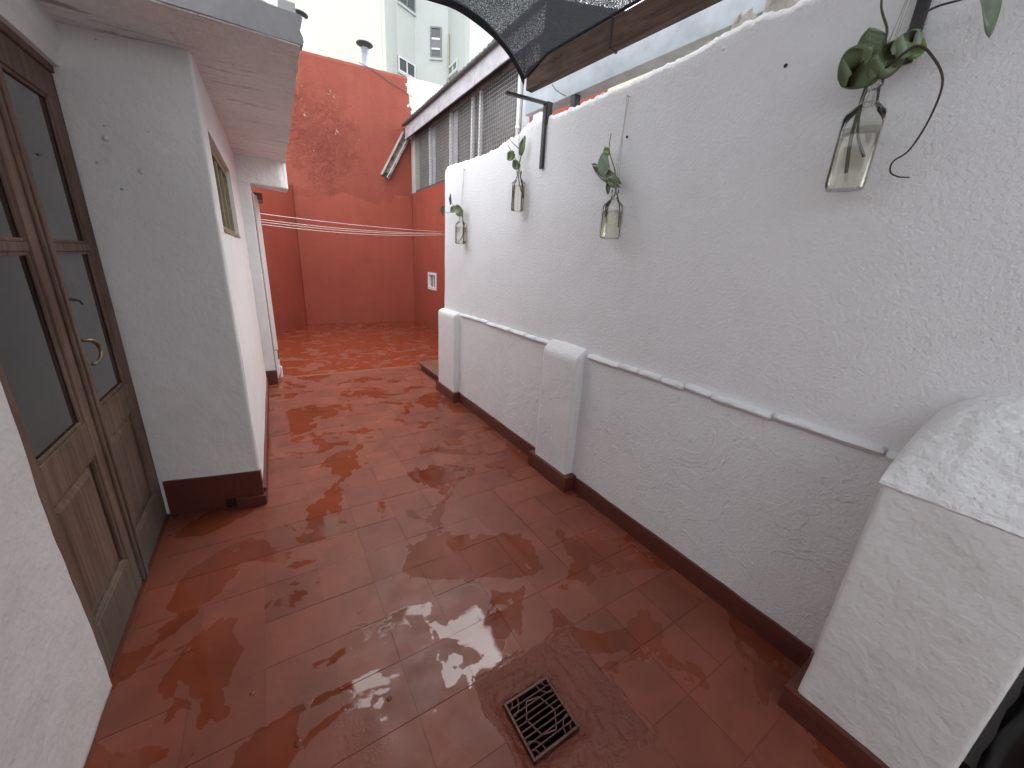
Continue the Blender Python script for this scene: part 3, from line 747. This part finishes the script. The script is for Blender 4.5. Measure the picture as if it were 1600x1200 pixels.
# broken gutter length leaning on the back wall
ga, gb = at_y(640, 203, BY-.07), at_y(602, 276, BY-.07)
gut = thing('broken_gutter', gb, 'short rusty pale gutter piece slanting down the peeling red wall', 'gutter')
d = (gb-ga).normalized(); side = d.cross(Vector((0, 1, 0))).normalized(); fw = side.cross(d)
def gfn(u, v):
    a = math.pi*(v-.5)*1.15; p = ga.lerp(gb, u)
    return p+side*math.sin(a)*.075+Vector((0, 1, 0))*(-.065*math.cos(a)+.045)*(-1)+Vector((.008*nz(u*5, v, 1), 0, .008*nz(u*5, v, 3)))
MB().grid(gfn, 14, 10, back=(0, .006, 0)).build('gutter_channel', 'rust', gut, smooth=True)
MB().beam(ga.lerp(gb, .2)+side*.03+Vector((0, -.04, 0)), gb+side*.03+Vector((0, -.04, 0)), .03, .012).build('gutter_edge', 'white_paint', gut)
MB().beam(ga.lerp(gb, .1)-side*.09+Vector((0, .05, 0)), gb-side*.08+Vector((0, .05, 0)), .06, .03).build('mortar_smear', 'mortar', gut)

# threshold slab beside the end of the white wall
tsb = MB().box(1.735, 2.75, 4.16, 5.12, 0, .072); 
ts = thing('doorstep', (2.2, 4.6, 0), 'brown nosed doorstep just beyond the end of the white wall', 'step')
tsb.build('step_body', 'red_skirt', ts)
MB().box(1.70, 2.75, 4.152, 5.14, .0722, .098).build('step_tread', simple('brown_tread', (.17, .085, .06), .3, 0, .3, 9), ts, bevel=.006)

# ================================================================== chimneys and apartment block behind
def flue(name, label, px, pyb, pyt, Y, r, mat, capr):
    p = at_y(px, pyb, Y); q = at_y(px, pyt, Y)
    t = thing(name, (p.x, Y, p.z-1.2), label, 'flue', None)
    MB().tube([(p.x, Y, p.z-1.2), (p.x, Y, q.z-.05)], r, 18).build('flue_pipe', mat, t, smooth=True)
    MB().tube([(p.x, Y, q.z-.06), (p.x, Y, q.z-.05)], r*1.12, 18).build('pipe_collar', mat, t)
    for k in range(3):
        a = k*2.1; MB().tube([(p.x+r*.9*math.cos(a), Y+r*.9*math.sin(a), q.z-.06), (p.x+r*1.1*math.cos(a), Y+r*1.1*math.sin(a), q.z+.05)], .006, 6).build('cap_strut', 'dark_grey', t)
    MB().tube([(p.x, Y, q.z+.02), (p.x, Y, q.z+.035), (p.x, Y, q.z+.09)], [capr, capr*.97, .02], 24).build('cap', 'dark_grey', t, smooth=False)
    return t
flue('metal_flue', 'dark metal flue with a mushroom cap rising behind the red wall', 571, 97, 72, 10.4, .075, 'galv', .175)
flue('white_flue', 'white flue pipe with a grey cap beside the house roof edge', 472, 76, 26, 10.4, .11, 'white_paint', .165)
apt = thing('apartment_block', (6, 22, -.6), 'tall pale apartment block with stepped faces and grey windows behind the court', 'building')
def plan(px, py, P, d):                                 # where a pixel's ray crosses the vertical plane through P along d
    r = ray((px, py)); det = r.x*(-d.y)-(-d.x)*r.y
    s = (P.x*(-d.y)+d.x*P.y)/det; o = Vector((0, 0, H))+r*s; return o
A0 = at_y(400, 40, 21); B0 = at_y(597, 40, 21)
dBC = Vector((.62, .78, 0)); C0 = plan(620, 40, B0, dBC); dCD = Vector((.909, .417, 0)); D0 = plan(648, 40, C0, dCD)
dDE = Vector((.848, -.53, 0)); E0 = plan(700, 60, D0, dDE); dEF = Vector((0, -1, 0)); F0 = plan(734, 60, E0, dEF)
def face(a, c, mat, th=.4):
    a, c = Vector((a.x, a.y, 0)), Vector((c.x, c.y, 0)); dv = (c-a).normalized(); n = Vector((-dv.y, dv.x, 0))
    q = [a, c, c+n*th, a+n*th]; MB().hexa([v+Vector((0, 0, -.6)) for v in q], [v+Vector((0, 0, 24)) for v in q]).build('wall', mat, apt)
face(Vector((A0.x-6, 21, 0)), B0, 'apt_cream')
face(B0, C0, 'apt_grey'); face(C0, D0, 'apt_grey'); face(D0, E0, 'apt_grey'); face(E0, F0, 'apt_grey')
face(F0, F0+Vector((7, 1.0, 0)), 'apt_grey')
MB().hexa([Vector((B0.x-.02, 20.97, -.6)), Vector((B0.x+.12, 20.97, -.6)), Vector((B0.x+.12, 21.2, -.6)), Vector((B0.x-.02, 21.2, -.6))],
          [Vector((B0.x-.02, 20.97, 24)), Vector((B0.x+.12, 20.97, 24)), Vector((B0.x+.12, 21.2, 24)), Vector((B0.x-.02, 21.2, 24))]).build('corner_pier', 'apt_cream', apt)
def awin(P, d, x0, x1, y0, y1, ybot_px, kind):
    a = plan(x0, y0, P, d); c = plan(x1, y1, P, d); bz = plan(x0, ybot_px, P, d).z; tz = a.z
    dv = Vector((d.x, d.y, 0)).normalized(); n = Vector((dv.y, -dv.x, 0)); L = (Vector((c.x-a.x, c.y-a.y, 0))).length; a = Vector((a.x, a.y, 0))
    def bx(u0, u1, z0, z1, t0, t1):
        P_ = lambda u, t: a+dv*u+n*t
        q = [P_(u0, t1), P_(u1, t1), P_(u1, t0), P_(u0, t0)]
        return MB().hexa([v+Vector((0, 0, z0)) for v in q], [v+Vector((0, 0, z1)) for v in q])
    f = bx(0, L, bz, tz, .001, .03).build('window', 'apt_glass' if kind != 'vent' else 'shutter', apt)
    fr = 'white_paint' if kind in ('sash', 'vent') else 'shutter'; m = .07
    for q in ((0, m, bz, tz), (L-m, L, bz, tz), (m, L-m, bz, bz+m), (m, L-m, tz-m, tz)): bx(*q, .03, .07).build('frame', fr, f)
    if kind in ('sash', 'vent', 'top'): bx(L/2-.035, L/2+.035, bz+m, tz-m, .0305, .06).build('mullion', fr, f)
    if kind == 'jal':
        h = tz-bz
        for k in (.30, .62): bx(m, L-m, bz+h*k-.04, bz+h*k+.04, .0305, .065).build('transom', 'white_paint', f)
        for k in range(7): bx(m, L-m, bz+h*(.34+.037*k), bz+h*(.34+.037*k)+.05, .0302, .05).build('louvre', 'shutter', f)
    bx(-.05, L+.05, bz-.08, bz, .001, .09).build('sill', 'apt_grey', f)
    return f
awin(C0, dCD, 620.5, 647, -40, -20, 2, 'top')
awin(C0, dCD, 621, 648, 86, 103, 110, 'sash')
awin(D0, dDE, 672.5, 690, 42, 43, 91, 'jal')
awin(E0, dEF, 701, 716, 107, 92, 122, 'vent')
p = at_y(468, 81, 20.99); MB().box(p.x-.18, p.x+.18, 20.9, 20.999, p.z-.16, p.z+.14).build('small_vent', simple('greenish_vent', (.42, .46, .36), .7), apt)
e2 = plan(703, 60, E0, dEF); MB().tube([(e2.x-.06, e2.y, 0), (e2.x-.06, e2.y, 12.3)], .05, 8).build('drain_pipe', simple('stained_pipe', (.42, .38, .28), .7), apt, smooth=True)

# ================================================================== shade net, beams, brackets
SL = .085
BX0 = 1.530
def bxp(y): return BX0+(2.34-y)*SL
wb = MB(); a, c = Vector((bxp(2.36), 2.36, 2.605)), Vector((bxp(-1.5), -1.5, 2.605))
wb.beam(a, c, .052, .125)
o = wb.build('wooden_beam', 'beam', bevel=.006, origin=(1.6, 1, 2.6)); tag(o, 'rough brown timber beam carrying the black shade net', 'beam')
wj = MB().beam((bxp(1.706), 1.706, 2.605), (bxp(1.694), 1.694, 2.605), .058, .131)
wj.build('beam_strap', 'iron', o)
def gxp(y): return 1.765+(2.66-y)*.072
ga2, gb2 = Vector((gxp(2.75), 2.75, 0)), Vector((gxp(-1.4), -1.4, 0)); dv = (gb2-ga2).normalized(); sidev = Vector((-dv.y, dv.x, 0))
if sidev.x < 0: sidev = -sidev
def chan(t0, t1, z0, z1, bb):
    q = [ga2+sidev*t0, gb2+sidev*t0, gb2+sidev*t1, ga2+sidev*t1]
    bb.hexa([v+Vector((0, 0, z0)) for v in q], [v+Vector((0, 0, z1)) for v in q])
b = MB(); chan(0, .004, 2.565, 2.73, b); o = b.build('steel_channel', 'galv', origin=(1.9, 1, 2.6)); tag(o, 'long galvanised steel channel beam above the white wall', 'beam')
b = MB(); chan(.004, .10, 2.565, 2.569, b); b.build('lower_flange', 'galv', o); b = MB(); chan(.004, .10, 2.726, 2.73, b); b.build('upper_flange', 'galv', o)
for y in (2.25, .95): MB().box(gxp(y)+.004, gxp(y)+.05, y-.02, y+.02, 2.36, 2.564).build('support_post', 'iron', o)
pts = [at_x(863, 132, 1.755), at_x(868, 140, 1.75), at_x(876, 146, 1.75), at_x(884, 150, 1.755)]
MB().tube(pts, .003, 6).build('loose_wire', 'iron', o)
def bracket(y, zbot, arm, label):
    t = thing('wall_bracket', (WX, y, zbot), label, 'bracket', None)
    MB().box(WX-.022, WX-.0055, y-.015, y+.015, zbot, 2.515).build('upright', 'iron', t, bevel=.002)
    MB().box(WX-.012, WX+.03, y-.02, y+.02, 2.40, 2.53).build('plate', 'iron', t)
    MB().beam((WX-.004, y, 2.522), (WX-arm, y+.035, 2.522), .03, .014).build('arm', 'iron', t, bevel=.002)
bracket(2.375, 2.14, .30, 'dark iron angle bracket at the far end of the timber beam')
bracket(.545, 2.135, .30, 'dark iron bracket behind the leaves of the lone trailing vine')
# net
def net_fn(u, v):
    y = 2.36-v*3.9; t = u
    wrap = max(0, 1-v/.05)                                # the front corner is pulled down over the beam end
    xr = bxp(y)-.036+.012*(1-wrap); x = -.75+u*(xr+.75)
    zr = 2.678-.07*wrap
    z = zr+(2.845-zr)*(1-max(0, (t-.60)/.40)**(2.6+2.6*wrap))-.03*math.sin(t*math.pi)*math.sin(v*math.pi*3)**2+.008*nz(x, y, 1, 3)*(1-t)
    return Vector((x, y+.05*nz(x, 1, 1, 2.2)*(1-v)*(1-t)+.03*math.sin(t*math.pi)*(1-v), z))
net = MB().grid(net_fn, 70, 90).build('shade_net', 'net', smooth=True, origin=(.5, 1, 2.7))
tag(net, 'sagging black shade net stretched over the patio', 'shade net')
hp = [net_fn(k/60, 0) for k in range(61)]
b = MB()
def hemf(u, v):
    p = net_fn(u, 0); a = v*2*math.pi
    return p+Vector((0, .008+.010*math.cos(a)+.010*nz(u*9, 1, 2), -.012+.024*math.sin(a)+.010*nz(u*12, 3, 3)))
b.grid(hemf, 80, 8); b.build('hem', 'hem', net, smooth=True)
MB().tube([net_fn(1, k/40)+Vector((0, 0, .0)) for k in range(41)], .008, 6).build('side_hem', 'hem', net, smooth=True)
# unseen end wall added behind the camera for darkness and door reflections
b = MB().box(-.63, 1.85, -3.3, -3.15, -.02, 2.2); o = b.build('added_end_wall', 'white_smooth', origin=(.5, -3.2, 0)); tag(o, 'plain white wall added out of view to darken the near patio', 'wall')

# ================================================================== clotheslines
cls = [((-.02, 6.3), 1.955, (RX, 7.66), 2.06, .03), ((-.02, 6.3), 1.885, (RX, 7.66), 2.035, .05), ((-.02, 6.38), 1.86, (RX, 7.60), 2.02, .055), ((-.02, 6.5), 1.835, (RX, 7.52), 2.00, .065)]
for (a, za, c, zc, sag) in cls:
    pts = []
    for k in range(25):
        t = k/24; pts.append((a[0]+(c[0]-a[0])*t, a[1]+(c[1]-a[1])*t, za+(zc-za)*t-sag*4*t*(1-t)))
    tag(MB().tube(pts, .0038, 6).build('clothesline', 'line', smooth=True, origin=pts[12]), 'highest of the white clotheslines across the red court, set apart from the others' if za > 1.95 else 'thin white clothesline in the lower bunch across the red court', 'clothesline', 'clotheslines across the court')

# ================================================================== hanging bottles and cuttings
def sq_ring(c, hx, n=24, p=5.0):
    out = []
    for k in range(n):
        a = 2*math.pi*k/n; ca, sa = math.cos(a), math.sin(a)
        r = hx/((abs(ca)**p+abs(sa)**p)**(1/p)); out.append(Vector((c.x+ca*r, c.y+sa*r, c.z)))
    return out
def loft(rings, cap0=True, cap1=False):
    b = MB(); n = len(rings[0])
    for r in rings: b.v += [tuple(v) for v in r]
    for i in range(len(rings)-1):
        for j in range(n): b.f.append([i*n+j, i*n+(j+1) % n, (i+1)*n+(j+1) % n, (i+1)*n+j])
    if cap0: b.f.append(list(reversed(range(n))))
    if cap1: b.f.append([(len(rings)-1)*n+j for j in range(n)])
    return b
def bottle(base, hgt, hw, rotz, nail, label, fill, square=True):
    t = thing('hanging_bottle', base, label, 'bottle', None)
    bh = hgt*.67; pe = 6.0 if square else 2.6
    prof = [(0, .86, pe), (.004, .97, pe), (.012, 1, pe), (bh-.006, 1, pe), (bh+.006, .95, 4.5), (bh+.022, .70, 3), (bh+.036, .46, 2), (hgt-.028, .36, 2), (hgt-.022, .36, 2), (hgt-.02, .44, 2), (hgt-.004, .44, 2), (hgt, .40, 2)]
    rm = Matrix.Rotation(rotz, 4, 'Z')
    def rings(sc, z0=0, lim=None):
        out = []
        for z, k, p in prof:
            if lim is not None and z > lim: break
            out.append([Vector(base)+rm @ (v) for v in sq_ring(Vector((0, 0, z+z0)), hw*k*sc, 24, p)])
        if lim is not None: out.append([Vector(base)+rm @ v for v in sq_ring(Vector((0, 0, lim)), hw*sc*(1 if lim < bh else .9), 24, pe)])
        return out
    loft(rings(1)).build('glass_body', 'bottle', t, smooth=True)
    w = [r for r in rings(.93, .004, fill)]; loft(w, True, True).build('water', 'water', t, smooth=True)
    b = MB(); bz = base[2]
    neck = Vector((base[0], base[1], bz+bh+.034))
    for a in (0, .8, 2.4, 3.7):
        s = neck+Vector((math.cos(a), math.sin(a), 0))*hw*.46
        b.tube([s, Vector(nail)+Vector((-.008, 0, 0))+Vector((0, .008*math.cos(a), 0))], .0010, 5)
    b.tube([neck+Vector((math.cos(k*math.pi/8), math.sin(k*math.pi/8), 0))*hw*.47 for k in range(17)], .0013, 5)
    for a in (.4, 1.7, 3.3, 4.9):                         # net of cord round the body
        s = neck+Vector((math.cos(a), math.sin(a), 0))*hw*.47
        v = rm @ Vector((math.copysign(1, math.cos(a)), math.copysign(1, math.sin(a)), 0))*hw*.98
        b.tube([s, Vector(base)+v+Vector((0, 0, bh)), Vector(base)+v*.99+Vector((0, 0, .01))], .0008, 5)
    b.build('cord', 'cord', t)
    MB().tube([Vector(nail)+Vector((-.016, 0, .002)), Vector(nail)+Vector((.03, 0, 0))], .002, 6).build('nail', 'iron', t)
    return t
LEAFME = {}
def leaf(parent, base, tip, width, face, mat='leaf', fold=.25, curl=.12):
    base, tip = Vector(base), Vector(tip); d = tip-base; L = d.length; d.normalize()
    f = (Vector(face)-d*Vector(face).dot(d)).normalized(); s = d.cross(f)
    nu = 14; b = MB()
    def fn(u, v):
        t = u; w_ = width/2*(math.sin(math.pi*min(1, t**.68))**.52)*(1-.10*t); q = 2*v-1
        off = -.14*L*math.exp(-((t)/.10)**2)*abs(q)**.7     # heart lobes at the stalk
        p = base+d*(L*t+off*1.0)+s*(w_ if t > 0 else width*.12)*q
        return p+f*(fold*w_*abs(q)-curl*L*t*t+.004*math.sin(t*9+q*3))
    b.grid(fn, nu, 8, back=f*-.0008)
    o = b.build('leaf', mat, parent, smooth=True)
    q = [fn(k/8*.94, .5)+f*.0006 for k in range(9)]
    if width > .05: MB().tube(q, [.0013*(1-.08*k) for k in range(9)], 5).build('midrib', 'leaf_pale', o, smooth=True)
    return o
def cutting(root, label, stems, leaves):
    t = thing('plant_cutting', root, label, 'plant', None)
    for pts, r, m in stems:
        P = [Vector(p) for p in pts]; Q = []
        for i in range(len(P)-1):
            p0, p1, p2, p3 = P[max(i-1, 0)], P[i], P[i+1], P[min(i+2, len(P)-1)]
            for k in range(6):
                s = k/6; Q.append(.5*((2*p1)+(p2-p0)*s+(2*p0-5*p1+4*p2-p3)*s*s+(3*p1-p0-3*p2+p3)*s**3))
        Q.append(P[-1]); n = len(Q)
        MB().tube(Q, [r*(1-.55*k/(n-1)) for k in range(n)], 8).build('stem', m, t, smooth=True)
    for lf in leaves: leaf(t, *lf[0], **lf[1])
    return t
F = Vector((-.75, -.45, -.2)); 
def P(px, py, x=1.62): return at_x(px, py, x)
# --- bottle with the big leaves and trailing vine
p1 = P(1318, 296, 1.618); h1 = .30
bottle((1.618, p1.y, p1.z), h1, .050, .3, (WX-.005, p1.y-.015, 2.425), 'square clear bottle of yellowish water holding big leaves and a trailing vine', .165)
m1 = Vector((1.618, p1.y, p1.z+h1))
cutting(m1, 'dark broad-leaved cutting with a long bare vine curling down the white wall',
  [([P(1322, 270, 1.618), P(1330, 215, 1.618), P(1345, 160, 1.618), P(1357, 125, 1.63), P(1372, 90, 1.62), P(1386, 50, 1.61), P(1377, 10, 1.61), P(1384, -40, 1.62)], .0055, 'stem'),
   ([P(1350, 245, 1.622), P(1340, 205, 1.618), P(1350, 150, 1.618), P(1362, 120, 1.625)], .0045, 'stem'),
   ([P(1362, 120, 1.625), P(1385, 105, 1.60), P(1410, 85, 1.58), P(1432, 72, 1.58), P(1452, 82, 1.59), P(1473, 124, 1.60), P(1455, 180, 1.62), P(1422, 233, 1.64), P(1396, 252, 1.65), P(1391, 268, 1.65), P(1403, 276, 1.65), P(1421, 277, 1.65)], .0038, 'vine'),
   ([P(1362, 110, 1.62), P(1405, 65, 1.60), P(1440, 25, 1.59), P(1465, 10, 1.6), P(1507, -2, 1.6), P(1560, -20, 1.6)], .004, 'vine')],
  [((P(1366, 84, 1.575), P(1314, 136, 1.575), .135, F), {'fold': .04, 'curl': .02}), ((P(1362, 92, 1.60), P(1359, 42, 1.60), .072, F), {'fold': .05, 'curl': .02}),
   ((P(1372, 118, 1.60), P(1406, 60, 1.59), .085, F), {'fold': .1, 'curl': .04}), ((P(1402, 84, 1.58), P(1440, 46, 1.575), .066, F), {'fold': .2, 'mat': 'leaf_pale'}),
   ((P(1418, 88, 1.61), P(1442, 56, 1.61), .06, F), {'mat': 'leaf_lite'}),
   ((P(1543, -25, 1.6), P(1551, 52, 1.6), .035, F), {'mat': 'leaf_pale', 'fold': .6})])
# --- second bottle
p2 = P(952, 373, 1.624)
bottle((1.624, p2.y, p2.z),   .245, .045, .35, (WX-.005, at_x(984, 152, WX).y, at_x(984, 152, WX).z), 'square clear bottle hung by long cords from a nail above two overlapping leaves', .14)
cutting((1.624, p2.y, p2.z+.245), 'cutting with two overlapping dark leaves and a bare upright shoot',
  [([P(944, 345, 1.625), P(952, 318, 1.625), P(962, 300, 1.625), P(961, 268, 1.625), P(952, 235, 1.615), P(955, 208, 1.615)], .004, 'stem'),
   ([P(966, 355, 1.625), P(968, 325, 1.625), P(964, 302, 1.625), P(958, 285, 1.62), P(950, 252, 1.615)], .0035, 'stem')],
  [((P(964, 286, 1.62), P(920, 254, 1.60), .062, F), {'curl': .1, 'fold': .12}), ((P(943, 270, 1.595), P(942, 234, 1.60), .064, F), {'mat': 'leaf_pale', 'fold': .1}),
   ((P(961, 290, 1.625), P(950, 276, 1.60), .045, Vector((-.9, -.2, .1))), {'mat': 'leaf_pale'}), ((P(950, 242, 1.615), P(944, 228, 1.615), .035, F), {'mat': 'leaf_lite'}),
   ((P(952, 282, 1.62), P(949, 304, 1.62), .03, F), {})])
# --- third
p3 = P(808, 330, 1.63)
bottle((1.63, p3.y, p3.z), .27, .043, .2, (WX-.005, at_x(813, 212, WX).y, 2.42), 'tall clear bottle hanging beside the iron bracket with a forked bare shoot', .17, False)
cutting((1.63, p3.y, p3.z+.27), 'forked cutting with small light green leaves and long bare tip',
  [([P(817, 305, 1.63), P(811, 285, 1.63), P(810, 262, 1.63), P(814, 238, 1.63), P(800, 222, 1.62), P(785, 203, 1.61), P(774, 201, 1.61)], .0045, 'stem'),
   ([P(818, 310, 1.63), P(815, 288, 1.63), P(811, 262, 1.63), P(804, 245, 1.63), P(793, 226, 1.62)], .004, 'stem')],
  [((P(810, 255, 1.63), P(801, 262, 1.60), .075, F), {'mat': 'leaf'}), ((P(803, 240, 1.62), P(791, 249, 1.60), .065, F), {'mat': 'leaf_lite'}),
   ((P(814, 240, 1.635), P(819, 211, 1.64), .05, F), {'mat': 'leaf'})])
# --- fourth
p4 = P(720, 381, 1.632)
bottle((1.632, p4.y, p4.z), .26, .043, .2, (WX-.005, at_x(727, 265, WX).y, at_x(727, 265, WX).z), 'squat clear bottle hung near the free end of the white wall', .15)
cutting((1.632, p4.y, p4.z+.26), 'cutting whose leaves reach past the free end of the white wall',
  [([P(716, 378, 1.632), P(723, 368, 1.632), P(724, 350, 1.632), P(721, 335, 1.632), P(712, 325, 1.63), P(700, 333, 1.61), P(690, 328, 1.60)], .004, 'stem'),
   ([P(712, 325, 1.63), P(705, 316, 1.62), P(703, 308, 1.62)], .003, 'stem')],
  [((P(722, 332, 1.63), P(708, 323, 1.60), .10, F), {}), ((P(712, 324, 1.62), P(702, 332, 1.60), .06, F), {'mat': 'leaf_pale'}),
   ((P(693, 322, 1.60), P(690, 337, 1.60), .055, F), {'mat': 'leaf'}), ((P(704, 318, 1.62), P(703, 302, 1.62), .03, F), {'mat': 'vine'})])
# sprig growing behind the wall top
sp = thing('wall_plant', (1.93, 1.25, 2.3), 'tuft of yellow-green leaves growing behind the broken wall top', 'plant')
MB().tube([(1.93, 1.25, 2.0), (1.94, 1.25, 2.3), (1.95, 1.24, 2.47)], .008, 8).build('stem', 'stem', sp, smooth=True)
rr_ = random.Random(3)
for k in range(34):
    c = Vector((1.93+rr_.uniform(-.02, .12), 1.24+rr_.uniform(-.16, .16), 2.40+rr_.uniform(-.03, .10))); d = Vector((rr_.uniform(-1, .4), rr_.uniform(-1, 1), rr_.uniform(-.3, 1))).normalized()
    leaf(sp, c, c+d*.055, .035, Vector((-.5, -.4, -.7)), mat='leaf_lite')

# black sack beside the big pilaster; a guessed shape for something unknown
def blob(u, v):
    a = u*2*math.pi; h = v; ca, sa = math.cos(a), math.sin(a); sq = 1/((abs(ca)**4+abs(sa)**4)**.25)
    r = sq*(1+.06*nz(ca*2.5, sa*2.5, h*4)+.05*nz(ca*7, sa*7, h*9)-.06)*(math.sin(math.pi*min(1, .16+.78*h))**.22)
    return Vector((1.585+r*ca*.088, -.335+r*sa*.19, .95*h))
g = MB().grid(blob, 40, 24); g.f.append(list(range(40))); g.f.append([24*41+k for k in range(40)])
tag(g.build('black_blob', 'jet', smooth=True, origin=(1.585, -.335, 0)), 'black crumpled sack of guessed shape beside the big domed pilaster', 'blob')
